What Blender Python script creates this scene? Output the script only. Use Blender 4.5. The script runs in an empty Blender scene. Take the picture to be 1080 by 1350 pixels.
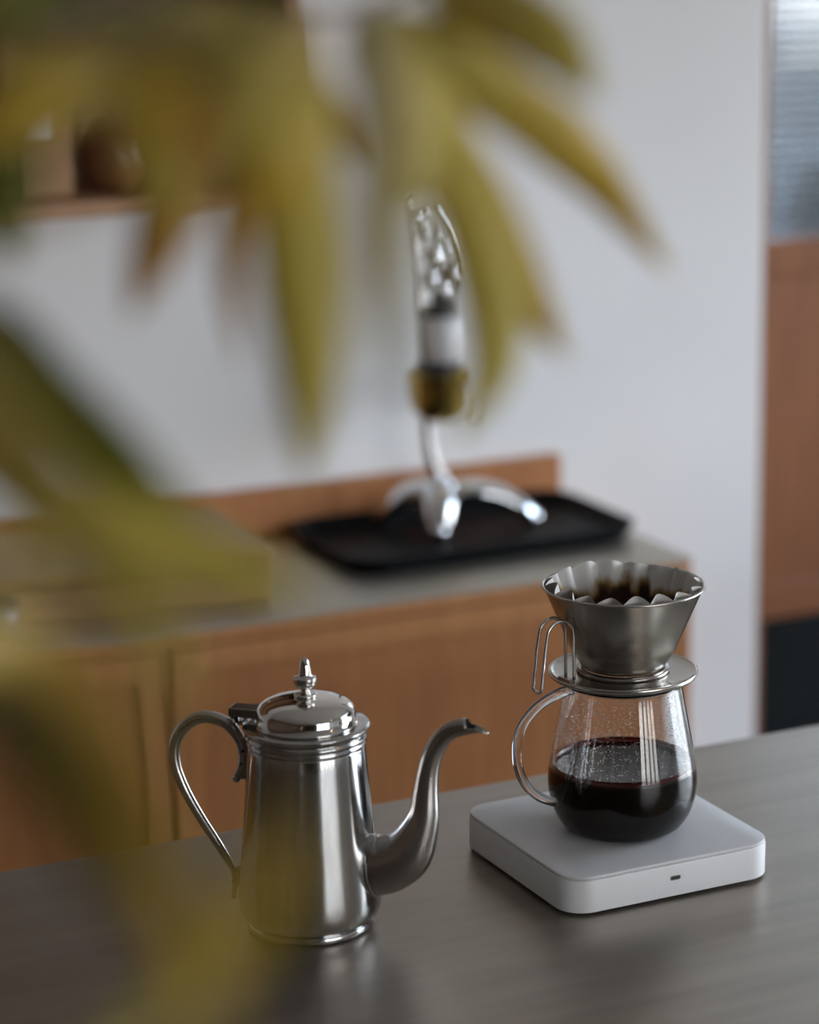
import bpy, bmesh, math, random
from mathutils import Vector, Matrix
random.seed(7)
scene = bpy.context.scene
COL = scene.collection
PI = math.pi

# ---------------------------------------------------------------- camera
# long lens looking down at the steel worktop; world X runs along the back wall, Y towards it
cam_data = bpy.data.cameras.new('camera')
cam = bpy.data.objects.new('camera', cam_data)
COL.objects.link(cam)
scene.camera = cam
cam_data.sensor_fit = 'HORIZONTAL'
cam_data.sensor_width = 24.0
cam_data.lens = 3515.0 / 1080.0 * 24.0
cam_data.shift_x = -150.0 / 1080.0
cam_data.clip_start = 0.02
cam_data.clip_end = 100
PITCH, HEAD, ROLL = math.radians(13.740541), math.radians(62.257727), 0.004
_h = Vector((math.cos(HEAD), math.sin(HEAD), 0)); _r = Vector((math.sin(HEAD), -math.cos(HEAD), 0)); _u = Vector((0, 0, 1))
FWD = _h * math.cos(PITCH) - _u * math.sin(PITCH)
_up0 = _h * math.sin(PITCH) + _u * math.cos(PITCH)
_rx = _r * math.cos(ROLL) - _up0 * math.sin(ROLL)
_up = _r * math.sin(ROLL) + _up0 * math.cos(ROLL)
_m = Matrix(((_rx.x, _up.x, -FWD.x, 0), (_rx.y, _up.y, -FWD.y, 0), (_rx.z, _up.z, -FWD.z, 1.6425), (0, 0, 0, 1)))
cam.matrix_world = _m
cam_data.dof.use_dof = True
cam_data.dof.focus_distance = 1.955
cam_data.dof.aperture_fstop = 2.6
cam_data.dof.aperture_blades = 0

# ---------------------------------------------------------------- world, light, exposure
scene.view_settings.view_transform = 'Standard'
scene.view_settings.look = 'None'
scene.view_settings.gamma = 1.0
scene.view_settings.use_curve_mapping = False
scene.view_settings.exposure = 1.0
world = bpy.data.worlds.new('overcast_sky')
scene.world = world
world.use_nodes = True
wn = world.node_tree; wn.nodes.clear()
w_out = wn.nodes.new('ShaderNodeOutputWorld'); w_bg = wn.nodes.new('ShaderNodeBackground')
w_tc = wn.nodes.new('ShaderNodeTexCoord'); w_sep = wn.nodes.new('ShaderNodeSeparateXYZ'); w_rp = wn.nodes.new('ShaderNodeValToRGB')
w_mr = wn.nodes.new('ShaderNodeMapRange')
w_mr.inputs['From Min'].default_value = -1; w_mr.inputs['From Max'].default_value = 1
wn.links.new(w_tc.outputs['Generated'], w_sep.inputs[0]); wn.links.new(w_sep.outputs['Z'], w_mr.inputs['Value'])
wn.links.new(w_mr.outputs[0], w_rp.inputs[0]); wn.links.new(w_rp.outputs[0], w_bg.inputs[0]); wn.links.new(w_bg.outputs[0], w_out.inputs[0])
e = w_rp.color_ramp.elements
e[0].position = 0.0; e[0].color = (.15, .14, .13, 1)
e[1].position = 1.0; e[1].color = (.68, .85, 1.02, 1)
for p_, c_ in ((.49, (.20, .19, .18)), (.51, (.36, .34, .31)), (.56, (.56, .55, .53)), (.63, (.71, .85, 1.0))):
    k = w_rp.color_ramp.elements.new(p_); k.color = (*c_, 1)
w_bg.inputs['Strength'].default_value = 11.5

# window geometry of the wall behind the photographer (also used by the wall and the portal)
WX0, WX1, WZ0, WZ1, WY = 0.9, 4.1, 0.35, 2.35, -4.2
SX, SY0, SY1 = 4.3, 0.2, 2.5            # second window, in the wall on the right
def portal(name, loc, rot, sx, sy):
    d = bpy.data.lights.new(name, 'AREA'); d.shape = 'RECTANGLE'; d.size = sx; d.size_y = sy
    d.cycles.is_portal = True
    o = bpy.data.objects.new(name, d); COL.objects.link(o); o.location = loc; o.rotation_euler = rot
portal('window_daylight', ((WX0+WX1)/2, WY-.02, (WZ0+WZ1)/2), (PI/2, 0, 0), WX1-WX0, WZ1-WZ0)

# ---------------------------------------------------------------- materials
def new_mat(name):
    m = bpy.data.materials.new(name); m.use_nodes = True
    return m, m.node_tree, m.node_tree.nodes['Principled BSDF']
def mat(name, col, rough=.5, metal=0.0, noise=0.0, scale=20.0, bump=0.0, bscale=80.0, stretch=(1, 1, 1), rnoise=0.0, spec=None, aniso=0.0):
    m, nt, b = new_mat(name)
    b.inputs['Base Color'].default_value = (*col, 1); b.inputs['Roughness'].default_value = rough; b.inputs['Metallic'].default_value = metal
    if spec is not None: b.inputs['Specular IOR Level'].default_value = spec
    if aniso: b.inputs['Anisotropic'].default_value = aniso
    tc = nt.nodes.new('ShaderNodeTexCoord'); mp = nt.nodes.new('ShaderNodeMapping'); mp.inputs['Scale'].default_value = stretch
    nt.links.new(tc.outputs['Object'], mp.inputs[0])
    if noise or rnoise:
        n = nt.nodes.new('ShaderNodeTexNoise'); n.inputs['Scale'].default_value = scale; n.inputs['Detail'].default_value = 5
        nt.links.new(mp.outputs[0], n.inputs['Vector'])
        if noise:
            r = nt.nodes.new('ShaderNodeValToRGB'); nt.links.new(n.outputs[0], r.inputs[0])
            r.color_ramp.elements[0].position = .3; r.color_ramp.elements[1].position = .7
            r.color_ramp.elements[0].color = (*[max(0, c*(1-noise)) for c in col], 1)
            r.color_ramp.elements[1].color = (*[min(1, c*(1+noise)) for c in col], 1)
            nt.links.new(r.outputs[0], b.inputs['Base Color'])
        if rnoise:
            q = nt.nodes.new('ShaderNodeMapRange'); nt.links.new(n.outputs[0], q.inputs['Value'])
            q.inputs['To Min'].default_value = max(.01, rough-rnoise); q.inputs['To Max'].default_value = rough+rnoise
            nt.links.new(q.outputs[0], b.inputs['Roughness'])
    if bump:
        n2 = nt.nodes.new('ShaderNodeTexNoise'); n2.inputs['Scale'].default_value = bscale; n2.inputs['Detail'].default_value = 4
        nt.links.new(mp.outputs[0], n2.inputs['Vector'])
        bp = nt.nodes.new('ShaderNodeBump'); bp.inputs['Strength'].default_value = bump; bp.inputs['Distance'].default_value = .002
        nt.links.new(n2.outputs[0], bp.inputs['Height']); nt.links.new(bp.outputs[0], b.inputs['Normal'])
    return m
def glass(name, col=(1, 1, 1), rough=0.0, ior=1.47):
    m, nt, b = new_mat(name)
    b.inputs['Base Color'].default_value = (*col, 1); b.inputs['Roughness'].default_value = rough
    b.inputs['Transmission Weight'].default_value = 1; b.inputs['IOR'].default_value = ior
    return m
def pane_glass(name, tint, spec):
    # thin clear pane: see-through with a surface reflection
    m = bpy.data.materials.new(name); m.use_nodes = True; nt = m.node_tree; nt.nodes.clear()
    o = nt.nodes.new('ShaderNodeOutputMaterial'); mx = nt.nodes.new('ShaderNodeMixShader'); t = nt.nodes.new('ShaderNodeBsdfTransparent')
    g = nt.nodes.new('ShaderNodeBsdfGlossy'); f = nt.nodes.new('ShaderNodeFresnel')
    t.inputs[0].default_value = (*tint, 1); g.inputs['Roughness'].default_value = .02; f.inputs[0].default_value = spec
    nt.links.new(f.outputs[0], mx.inputs[0]); nt.links.new(t.outputs[0], mx.inputs[1]); nt.links.new(g.outputs[0], mx.inputs[2]); nt.links.new(mx.outputs[0], o.inputs[0])
    return m
def wood(name, c0, c1, rough=.45, stretch=(14, 14, 1.1), bump=.08, scale=6.0):
    m, nt, b = new_mat(name)
    tc = nt.nodes.new('ShaderNodeTexCoord'); mp = nt.nodes.new('ShaderNodeMapping'); mp.inputs['Scale'].default_value = stretch
    n = nt.nodes.new('ShaderNodeTexNoise'); n.inputs['Scale'].default_value = scale; n.inputs['Detail'].default_value = 8; n.inputs['Distortion'].default_value = .6
    r = nt.nodes.new('ShaderNodeValToRGB')
    r.color_ramp.elements[0].position = .32; r.color_ramp.elements[0].color = (*c0, 1); r.color_ramp.elements[1].position = .68; r.color_ramp.elements[1].color = (*c1, 1)
    bp = nt.nodes.new('ShaderNodeBump'); bp.inputs['Strength'].default_value = bump; bp.inputs['Distance'].default_value = .001
    nt.links.new(tc.outputs['Object'], mp.inputs[0]); nt.links.new(mp.outputs[0], n.inputs['Vector']); nt.links.new(n.outputs[0], r.inputs[0])
    nt.links.new(r.outputs[0], b.inputs['Base Color']); nt.links.new(n.outputs[0], bp.inputs['Height']); nt.links.new(bp.outputs[0], b.inputs['Normal'])
    b.inputs['Roughness'].default_value = rough
    return m
def leaf_mat(name, c_base, c_tip, trans=.15):
    # leaf colour runs from the stalk end to the tip (UV x), veins run lengthwise
    m, nt, b = new_mat(name)
    uv = nt.nodes.new('ShaderNodeUVMap'); sp = nt.nodes.new('ShaderNodeSeparateXYZ'); r = nt.nodes.new('ShaderNodeValToRGB')
    n = nt.nodes.new('ShaderNodeTexNoise'); n.inputs['Scale'].default_value = 5
    mp = nt.nodes.new('ShaderNodeMapping'); mp.inputs['Scale'].default_value = (1, 9, 1)
    ad = nt.nodes.new('ShaderNodeMath'); ad.operation = 'MULTIPLY_ADD'; ad.inputs[1].default_value = .35
    nt.links.new(uv.outputs[0], sp.inputs[0]); nt.links.new(uv.outputs[0], mp.inputs[0]); nt.links.new(mp.outputs[0], n.inputs['Vector'])
    sb = nt.nodes.new('ShaderNodeMath'); sb.operation = 'SUBTRACT'; sb.inputs[1].default_value = .17
    nt.links.new(n.outputs[0], ad.inputs[0]); nt.links.new(sp.outputs[0], ad.inputs[2]); nt.links.new(ad.outputs[0], sb.inputs[0]); nt.links.new(sb.outputs[0], r.inputs[0])
    r.color_ramp.elements[0].position = .25; r.color_ramp.elements[0].color = (*c_base, 1)
    r.color_ramp.elements[1].position = .95; r.color_ramp.elements[1].color = (*c_tip, 1)
    b.inputs['Roughness'].default_value = .5
    nt.links.new(r.outputs[0], b.inputs['Base Color'])
    t = nt.nodes.new('ShaderNodeBsdfTranslucent'); mx = nt.nodes.new('ShaderNodeMixShader'); mx.inputs[0].default_value = trans
    nt.links.new(r.outputs[0], t.inputs[0]); out = nt.nodes['Material Output']
    nt.links.new(b.outputs[0], mx.inputs[1]); nt.links.new(t.outputs[0], mx.inputs[2]); nt.links.new(mx.outputs[0], out.inputs[0])
    return m

M = {}
M['plaster'] = mat('white_plaster', (.78, .78, .78), .85, noise=.03, scale=3, bump=.15, bscale=120)
M['clad'] = wood('dark_wall_cladding', (.085, .05, .03), (.14, .085, .05), rough=.6)
M['taupe'] = mat('taupe_wall_paint', (.10, .085, .07), .85, noise=.05, scale=3)
M['ceiling'] = mat('ceiling_paint', (.72, .71, .69), .9, noise=.03, scale=2)
M['floor'] = mat('dark_mortar_floor', (.10, .095, .085), .55, noise=.25, scale=3, bump=.1)
M['counter'] = mat('brushed_steel', (.385, .342, .292), .38, 1.0, noise=.10, scale=5, stretch=(1, 9, 1), rnoise=.05, bump=.03, bscale=260)
M['steel_dull'] = mat('dull_sheet_steel', (.52, .48, .41), .45, 1.0, noise=.08, scale=6)
M['silver'] = mat('worn_silver', (.50, .50, .50), .13, 1.0, noise=.28, scale=70, stretch=(1, 1, .07), rnoise=.06, bump=.02, bscale=60)
M['silver_lid'] = mat('polished_silver', (.70, .68, .65), .08, 1.0, noise=.06, scale=20, bump=.02, bscale=50)
M['silver_dark'] = mat('tarnished_silver', (.36, .34, .32), .22, 1.0, noise=.25, scale=40)
M['spout'] = mat('satin_silver', (.50, .48, .46), .24, 1.0, noise=.14, scale=30, bump=.03, bscale=60)
M['stainless'] = mat('stainless', (.52, .49, .45), .24, 1.0, noise=.06, scale=14, stretch=(1, 1, 6), rnoise=.05)
M['wire'] = mat('stainless_wire', (.62, .60, .57), .16, 1.0)
M['white'] = mat('white_plastic', (.80, .80, .80), .42, noise=.02, scale=30)
M['whitetop'] = mat('white_scale_top', (.70, .69, .69), .36, noise=.02, scale=30)
M['black'] = mat('black_rubber', (.012, .012, .013), .5)
M['tray'] = mat('black_tray_lacquer', (.006, .007, .008), .45, noise=.2, scale=12, spec=.08)
M['chrome'] = mat('bright_chrome', (.80, .82, .84), .05, 1.0)
M['brass'] = mat('aged_brass', (.48, .33, .10), .3, 1.0, noise=.2, scale=20)
M['reflect_white'] = mat('reflected_white', (.78, .79, .80), .25)
M['clear'] = glass('clear_glass', (1, 1, 1), 0.0, 1.47)
M['dropwater'] = glass('water_drops', (.9, .86, .84), 0.12, 1.33)
M['coffee'] = mat('black_coffee', (.004, .0015, .001), .05, spec=.14)
M['coffee_side'] = mat('coffee_against_glass', (.004, .0015, .001), .5, spec=0.0)
M['grounds'] = mat('wet_coffee_grounds', (.030, .014, .007), .6, noise=.5, scale=400, bump=.6, bscale=700)
M['wood'] = wood('orange_brown_veneer', (.36, .135, .042), (.46, .185, .062))
M['wood_rail'] = wood('light_orange_veneer', (.40, .160, .052), (.52, .225, .078))
M['wood_door'] = wood('reddish_door_veneer', (.20, .066, .020), (.27, .095, .030))
M['wood_shelf'] = wood('brown_shelf_wood', (.30, .16, .08), (.42, .23, .11), stretch=(1.1, 14, 14))
M['wood_box'] = wood('honey_box_wood', (.25, .14, .05), (.36, .21, .08), stretch=(1.1, 14, 14))
M['kraft'] = mat('kraft_paper', (.34, .20, .10), .8, noise=.1, scale=30)
M['label'] = mat('white_label', (.80, .82, .84), .7)
M['jar'] = mat('brown_glazed_jar', (.20, .085, .04), .35, noise=.2, scale=8)
M['navy'] = mat('navy_glaze', (.02, .022, .045), .3)
M['vase'] = mat('grey_stoneware', (.25, .24, .22), .6, noise=.15, scale=12)
M['stem'] = mat('brown_green_stem', (.085, .06, .025), .7, noise=.3, scale=30)
M['dark'] = mat('dark_furniture', (.03, .032, .035), .5, noise=.2)
M['pale'] = mat('bright_band_blue_grey', (.45, .52, .60), .5)
M['winframe'] = mat('dark_window_frame', (.05, .045, .04), .5)
M['winpane'] = pane_glass('window_glass', (.97, .98, 1.0), 1.45)
M['darkpane'] = pane_glass('door_glass', (.55, .60, .62), 1.45)
M['checker'] = glass('checker_glass', (.72, .78, .82), .10, 1.45)
M['leaf0'] = leaf_mat('olive_leaf', (.46, .37, .05), (.78, .52, .05))
M['leaf1'] = leaf_mat('yellow_leaf', (.80, .66, .16), (.72, .60, .11))
M['leaf2'] = leaf_mat('green_leaf', (.12, .135, .014), (.44, .41, .04))
M['leaf5'] = leaf_mat('deep_green_leaf', (.075, .10, .010), (.22, .23, .02))
M['leaf3'] = leaf_mat('ochre_leaf', (.66, .48, .10), (.50, .24, .04))
M['leaf4'] = leaf_mat('pale_leaf', (.78, .68, .32), (.78, .68, .34), .2)

# ---------------------------------------------------------------- builders
def obj(name, me, m=None, parent=None, smooth=False, loc=None):
    if isinstance(me, bmesh.types.BMesh):
        b = me; me = bpy.data.meshes.new(name); b.normal_update(); b.to_mesh(me); b.free()
    if smooth:
        for p in me.polygons: p.use_smooth = True
    if m is not None: me.materials.append(m)
    o = bpy.data.objects.new(name, me); COL.objects.link(o)
    if parent is not None: o.parent = parent
    if loc is not None: o.location = loc
    return o
def tag(o, label=None, cat=None, group=None, kind=None):
    if label: o['label'] = label
    if cat: o['category'] = cat
    if group: o['group'] = group
    if kind: o['kind'] = kind
    return o
def empty(name, loc, rz=0, **k):
    o = bpy.data.objects.new(name, None); COL.objects.link(o); o.location = loc; o.rotation_euler = (0, 0, rz); o.empty_display_size = .02
    tag(o, **k); return o
def sharp(o, ang=35):
    # keep hard edges crisp on smooth-shaded meshes
    me = o.data; b = bmesh.new(); b.from_mesh(me)
    for ed in b.edges:
        if len(ed.link_faces) == 2 and ed.calc_face_angle() > math.radians(ang): ed.smooth = False
    b.to_mesh(me); b.free(); return o
def box_bm(x0, y0, z0, x1, y1, z1, bevel=0.0, seg=2, bm=None):
    b = bmesh.new()
    r = bmesh.ops.create_cube(b, size=1.0)
    for v in b.verts:
        v.co = Vector(((x0+x1)/2+v.co.x*(x1-x0), (y0+y1)/2+v.co.y*(y1-y0), (z0+z1)/2+v.co.z*(z1-z0)))
    if bevel: bmesh.ops.bevel(b, geom=b.edges[:], offset=bevel, segments=seg, affect='EDGES', profile=.5)
    if bm is not None:
        me = bpy.data.meshes.new('t'); b.to_mesh(me); b.free(); bm.from_mesh(me); bpy.data.meshes.remove(me); return bm
    return b
def box(name, x0, y0, z0, x1, y1, z1, m, parent=None, bevel=0.0, seg=2):
    return obj(name, box_bm(x0, y0, z0, x1, y1, z1, bevel, seg), m, parent)
def lathe_bm(prof, seg=64, closed=False, bm=None, cx=0, cy=0):
    b = bm or bmesh.new(); rings = []
    for r, z in prof:
        if r < 1e-6: rings.append([b.verts.new((cx, cy, z))])
        else: rings.append([b.verts.new((cx+r*math.cos(2*PI*i/seg), cy+r*math.sin(2*PI*i/seg), z)) for i in range(seg)])
    pairs = list(zip(rings[:-1], rings[1:])) + ([(rings[-1], rings[0])] if closed else [])
    for A, B in pairs:
        for i in range(seg):
            j = (i+1) % seg
            if len(A) == 1 and len(B) == 1: continue
            if len(A) == 1: b.faces.new((A[0], B[j], B[i]))
            elif len(B) == 1: b.faces.new((A[i], A[j], B[0]))
            else: b.faces.new((A[i], A[j], B[j], B[i]))
    bmesh.ops.recalc_face_normals(b, faces=b.faces[:])
    return b
def cr(pts, n):
    # Catmull-Rom through points of any dimension
    P = [list(p) for p in pts]; P = [[2*a-b for a, b in zip(P[0], P[1])]] + P + [[2*a-b for a, b in zip(P[-1], P[-2])]]
    out = []
    for i in range(1, len(P)-2):
        for s in range(n):
            t = s/n
            out.append([.5*((2*b)+(-a+c)*t+(2*a-5*b+4*c-d)*t*t+(-a+3*b-3*c+d)*t**3) for a, b, c, d in zip(P[i-1], P[i], P[i+1], P[i+2])])
    out.append(P[-2]); return out
def tube_bm(path, rad, seg=16, cap=True, bm=None, squash=1.0, up=None):
    b = bm or bmesh.new(); pts = [Vector(p) for p in path]
    rad = rad if isinstance(rad, (list, tuple)) else [rad]*len(pts)
    t0 = (pts[1]-pts[0]).normalized(); n = up.copy() if up else t0.orthogonal()
    rings = []
    for i, p in enumerate(pts):
        t = (pts[min(i+1, len(pts)-1)]-pts[max(i-1, 0)]).normalized()
        n = (n-t*n.dot(t)).normalized(); bn = t.cross(n)
        rings.append([b.verts.new(p+(n*math.cos(2*PI*k/seg)+bn*math.sin(2*PI*k/seg)*squash)*rad[i]) for k in range(seg)])
    for A, B in zip(rings[:-1], rings[1:]):
        for k in range(seg): b.faces.new((A[k], A[(k+1) % seg], B[(k+1) % seg], B[k]))
    if cap: b.faces.new(rings[0][::-1]); b.faces.new(rings[-1])
    bmesh.ops.recalc_face_normals(b, faces=b.faces[:])
    return b
def sphere_bm(c, r, bm=None, u=20, v=12, s=(1, 1, 1)):
    b = bm or bmesh.new()
    bmesh.ops.create_uvsphere(b, u_segments=u, v_segments=v, radius=r, matrix=Matrix.Translation(c) @ Matrix.Diagonal((*s, 1)))
    return b
def prism_bm(outline, z0, z1, bevel=0.0, seg=3):
    b = bmesh.new(); vs = [b.verts.new((x, y, z0)) for x, y in outline]; f = b.faces.new(vs)
    r = bmesh.ops.extrude_face_region(b, geom=[f]); top = [v for v in r['geom'] if isinstance(v, bmesh.types.BMVert)]
    for v in top: v.co.z = z1
    bmesh.ops.recalc_face_normals(b, faces=b.faces[:])
    if bevel:
        ed = [e_ for e_ in b.edges if abs(e_.verts[0].co.z-e_.verts[1].co.z) < 1e-6]
        bmesh.ops.bevel(b, geom=ed, offset=bevel, segments=seg, affect='EDGES', profile=.5)
    return b
def rrect(x0, y0, x1, y1, r, n=10):
    out = []
    for cx, cy, a0 in ((x1-r, y1-r, 0), (x0+r, y1-r, 90), (x0+r, y0+r, 180), (x1-r, y0+r, 270)):
        for i in range(n+1):
            a = math.radians(a0+90*i/n); out.append((cx+r*math.cos(a), cy+r*math.sin(a)))
    return out

# ---------------------------------------------------------------- measured outlines (metres)
SPOUT = [[0.0502, 0.0496, 0.0218], [0.061, 0.0523, 0.0202], [0.0746, 0.0628, 0.0175], [0.0856, 0.0876, 0.0109], [0.0879, 0.1076, 0.0081], [0.0897, 0.1223, 0.0068], [0.0932, 0.1355, 0.0063], [0.0991, 0.1468, 0.0058], [0.1072, 0.1547, 0.0053], [0.1196, 0.1591, 0.0051]]
HANDLE = [[-0.0537, 0.1055, 0.0028], [-0.049, 0.1156, 0.0034], [-0.0482, 0.1253, 0.0037], [-0.0511, 0.1362, 0.0041], [-0.0602, 0.1463, 0.0045], [-0.0763, 0.1498, 0.0046], [-0.0904, 0.1429, 0.0045], [-0.0996, 0.129, 0.0043], [-0.1005, 0.1128, 0.0041], [-0.0938, 0.0939, 0.0038], [-0.083, 0.0746, 0.0035], [-0.0713, 0.0569, 0.0032], [-0.0635, 0.0446, 0.0028], [-0.0582, 0.0352, 0.0021], [-0.0573, 0.0255, 0.002], [-0.0588, 0.0146, 0.0018]]
SRVDIR = [-0.9989, 0.0478, -0.0]
GHANDLE = [[0.0412, 0.1136], [0.048, 0.113], [0.0585, 0.1102], [0.0722, 0.1029], [0.0835, 0.0908], [0.0876, 0.0761], [0.0866, 0.0591], [0.0805, 0.0443], [0.0708, 0.0343], [0.0611, 0.0289], [0.0529, 0.0261]]
DRDIR = [-0.9896, -0.1436, -0.0]
WIRE = [[0.0798, 0.1234], [0.078, 0.1373], [0.0753, 0.1578], [0.0726, 0.1677], [0.0663, 0.1723], [0.0592, 0.1724], [0.0529, 0.168], [0.0505, 0.1608], [0.0501, 0.1442], [0.0498, 0.126]]
SIDE = [0.1436, -0.9896, 0.0]
# plant: stem paths, then (midrib, width, colour kind) of every leaf
STEMS = [ [[0.1727, 0.887, 1.4096], [0.1864, 0.8962, 1.469], [0.2146, 0.8999, 1.5358], [0.2514, 0.8928, 1.5802], [0.2937, 0.8746, 1.5949], [0.3343, 0.8671, 1.5979], [0.3679, 0.8608, 1.5922], [0.3913, 0.8617, 1.5927], [0.416, 0.8641, 1.6012]],
[[0.1727, 0.887, 1.4096], [0.1739, 0.8505, 1.4683], [0.1851, 0.8161, 1.5068], [0.2062, 0.7956, 1.5197], [0.2171, 0.7767, 1.5191]],
[[0.1727, 0.887, 1.4096], [0.1615, 0.7719, 1.443], [0.1561, 0.6747, 1.4581], [0.152, 0.5997, 1.462], [0.1534, 0.5729, 1.4617]],
[[0.1644, 0.8576, 1.3817], [0.1454, 0.7065, 1.3645], [0.1251, 0.5413, 1.388], [0.1276, 0.4784, 1.4008], [0.1381, 0.462, 1.4087]] ]  # added stem, carries the leaf that imitates the pot's reflection
LEAVES = [
([[0.3771, 0.8306, 1.5945], [0.3938, 0.8185, 1.5826], [0.4247, 0.8232, 1.564], [0.4522, 0.8299, 1.5464], [0.4755, 0.8384, 1.5273], [0.4981, 0.8307, 1.4951]], 0.0226, 0),
([[0.4061, 0.8435, 1.6021], [0.4091, 0.8147, 1.5981], [0.4133, 0.7845, 1.5907], [0.4177, 0.7665, 1.5813], [0.4202, 0.7483, 1.5673]], 0.0247, 1),
([[0.3771, 0.8306, 1.5945], [0.3827, 0.8222, 1.5747], [0.4023, 0.8311, 1.5501], [0.4192, 0.8275, 1.5219], [0.4344, 0.8253, 1.4957], [0.4505, 0.8222, 1.4681]], 0.0253, 0),
([[0.3818, 0.8285, 1.5958], [0.3917, 0.8147, 1.5648], [0.4, 0.8007, 1.53], [0.404, 0.7904, 1.5003], [0.4011, 0.7851, 1.4755], [0.3876, 0.7859, 1.4528]], 0.022, 1),
([[0.3771, 0.8306, 1.5945], [0.3661, 0.7949, 1.5856], [0.3642, 0.7788, 1.571], [0.3707, 0.7829, 1.551], [0.3759, 0.7875, 1.5305]], 0.0237, 1),
([[0.359, 0.8398, 1.5934], [0.3393, 0.8047, 1.5702], [0.3319, 0.7873, 1.5406], [0.3303, 0.7804, 1.5123], [0.3289, 0.7727, 1.4818], [0.3247, 0.7661, 1.45]], 0.0263, 1),
([[0.3771, 0.8306, 1.5945], [0.3126, 0.6783, 1.5804], [0.2822, 0.6115, 1.5638], [0.2693, 0.587, 1.5449], [0.2609, 0.5711, 1.5183]], 0.0167, 4),
([[0.3435, 0.8487, 1.5959], [0.3206, 0.8273, 1.5694], [0.3061, 0.8156, 1.5465], [0.296, 0.815, 1.5251], [0.2847, 0.8137, 1.4989]], 0.0226, 3),
([[0.3523, 0.8437, 1.5947], [0.3432, 0.8403, 1.565], [0.3333, 0.8366, 1.5328], [0.3278, 0.8333, 1.5105], [0.3267, 0.825, 1.4783]], 0.0118, 3),
([[0.3302, 0.8564, 1.5985], [0.2814, 0.7494, 1.5899], [0.2668, 0.7274, 1.5767], [0.2632, 0.7252, 1.562], [0.2661, 0.7184, 1.543]], 0.0258, 1),
([[0.3142, 0.8643, 1.5968], [0.2714, 0.7809, 1.5907], [0.2508, 0.7632, 1.5814], [0.2342, 0.7561, 1.5716], [0.2143, 0.751, 1.5622]], 0.0269, 0),
([[0.282, 0.8797, 1.5912], [0.2605, 0.8348, 1.5762], [0.25, 0.8224, 1.5585], [0.2461, 0.8187, 1.5376], [0.2471, 0.813, 1.519]], 0.0215, 5),
([[0.2982, 0.8722, 1.5949], [0.2732, 0.7794, 1.5885], [0.2722, 0.7512, 1.5791], [0.2811, 0.7442, 1.5704], [0.2963, 0.7471, 1.5627]], 0.0269, 1),
([[0.3435, 0.8487, 1.5959], [0.3157, 0.7814, 1.5822], [0.3126, 0.7658, 1.5672], [0.3139, 0.7608, 1.5514], [0.3139, 0.7683, 1.5318]], 0.0258, 0),
([[0.3302, 0.8564, 1.5985], [0.3438, 0.8575, 1.5816], [0.3582, 0.8593, 1.5681], [0.3708, 0.8498, 1.5579], [0.3838, 0.8508, 1.5388]], 0.0194, 3),
([[0.2914, 0.8757, 1.5944], [0.2499, 0.7708, 1.6074], [0.2329, 0.7534, 1.6063], [0.2176, 0.7334, 1.5993], [0.2088, 0.7347, 1.587]], 0.0237, 2),
([[0.3142, 0.8643, 1.5968], [0.2479, 0.6655, 1.5998], [0.2411, 0.6162, 1.5971], [0.2379, 0.5894, 1.5882], [0.2316, 0.5753, 1.5722]], 0.0215, 1),
([[0.3142, 0.8643, 1.5968], [0.2546, 0.7133, 1.5971], [0.2221, 0.6514, 1.5938], [0.1992, 0.6236, 1.591], [0.1828, 0.6189, 1.5902]], 0.0183, 0),
([[0.359, 0.8398, 1.5934], [0.307, 0.7359, 1.5898], [0.2808, 0.6956, 1.5826], [0.2603, 0.6781, 1.5746], [0.2497, 0.6799, 1.5608]], 0.0204, 3),
([[0.2725, 0.8837, 1.5876], [0.2316, 0.7238, 1.591], [0.2241, 0.6754, 1.5903], [0.2266, 0.6475, 1.5882], [0.2371, 0.6389, 1.577]], 0.0172, 0),
([[0.2171, 0.7767, 1.5191], [0.2179, 0.7351, 1.5116], [0.226, 0.7138, 1.4969], [0.2356, 0.6917, 1.4827], [0.2483, 0.68, 1.4642], [0.2624, 0.6663, 1.4417]], 0.0177, 5),
([[0.2171, 0.7767, 1.5191], [0.1952, 0.6679, 1.5078], [0.1939, 0.6396, 1.4973], [0.189, 0.6134, 1.4878], [0.1788, 0.6016, 1.4728]], 0.0129, 1),
([[0.2128, 0.7857, 1.52], [0.2031, 0.7112, 1.491], [0.2177, 0.6852, 1.4721], [0.2385, 0.6715, 1.4619], [0.2595, 0.6582, 1.4538], [0.2788, 0.646, 1.4467]], 0.0194, 1),
([[0.2097, 0.7912, 1.52], [0.1847, 0.6506, 1.5196], [0.1825, 0.5961, 1.507], [0.1858, 0.5641, 1.4917], [0.1922, 0.5435, 1.4764], [0.1957, 0.5357, 1.455]], 0.0151, 1),
([[0.1534, 0.5729, 1.4617], [0.1569, 0.5443, 1.4595], [0.1625, 0.5259, 1.4504], [0.1676, 0.5075, 1.441], [0.1757, 0.499, 1.4254], [0.1812, 0.4892, 1.4006]], 0.014, 5),
([[0.1534, 0.5729, 1.4617], [0.1542, 0.5228, 1.4704], [0.1541, 0.4833, 1.4691], [0.1548, 0.4551, 1.4625], [0.1571, 0.4378, 1.4515], [0.1633, 0.4289, 1.431]], 0.0129, 0),
([[0.1527, 0.5863, 1.4618], [0.1707, 0.6146, 1.4573], [0.1897, 0.6279, 1.4472], [0.2002, 0.6193, 1.436], [0.2086, 0.6107, 1.4211], [0.2145, 0.6035, 1.4062]], 0.0161, 3),
([[0.1381, 0.462, 1.4087], [0.157, 0.4667, 1.4145], [0.1743, 0.4728, 1.4222], [0.185, 0.4707, 1.4348], [0.1914, 0.4703, 1.4459], [0.1945, 0.4722, 1.4585]], 0.0095, 0)]  # leaf added low in front, imitates the yellow reflection on the pot

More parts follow.
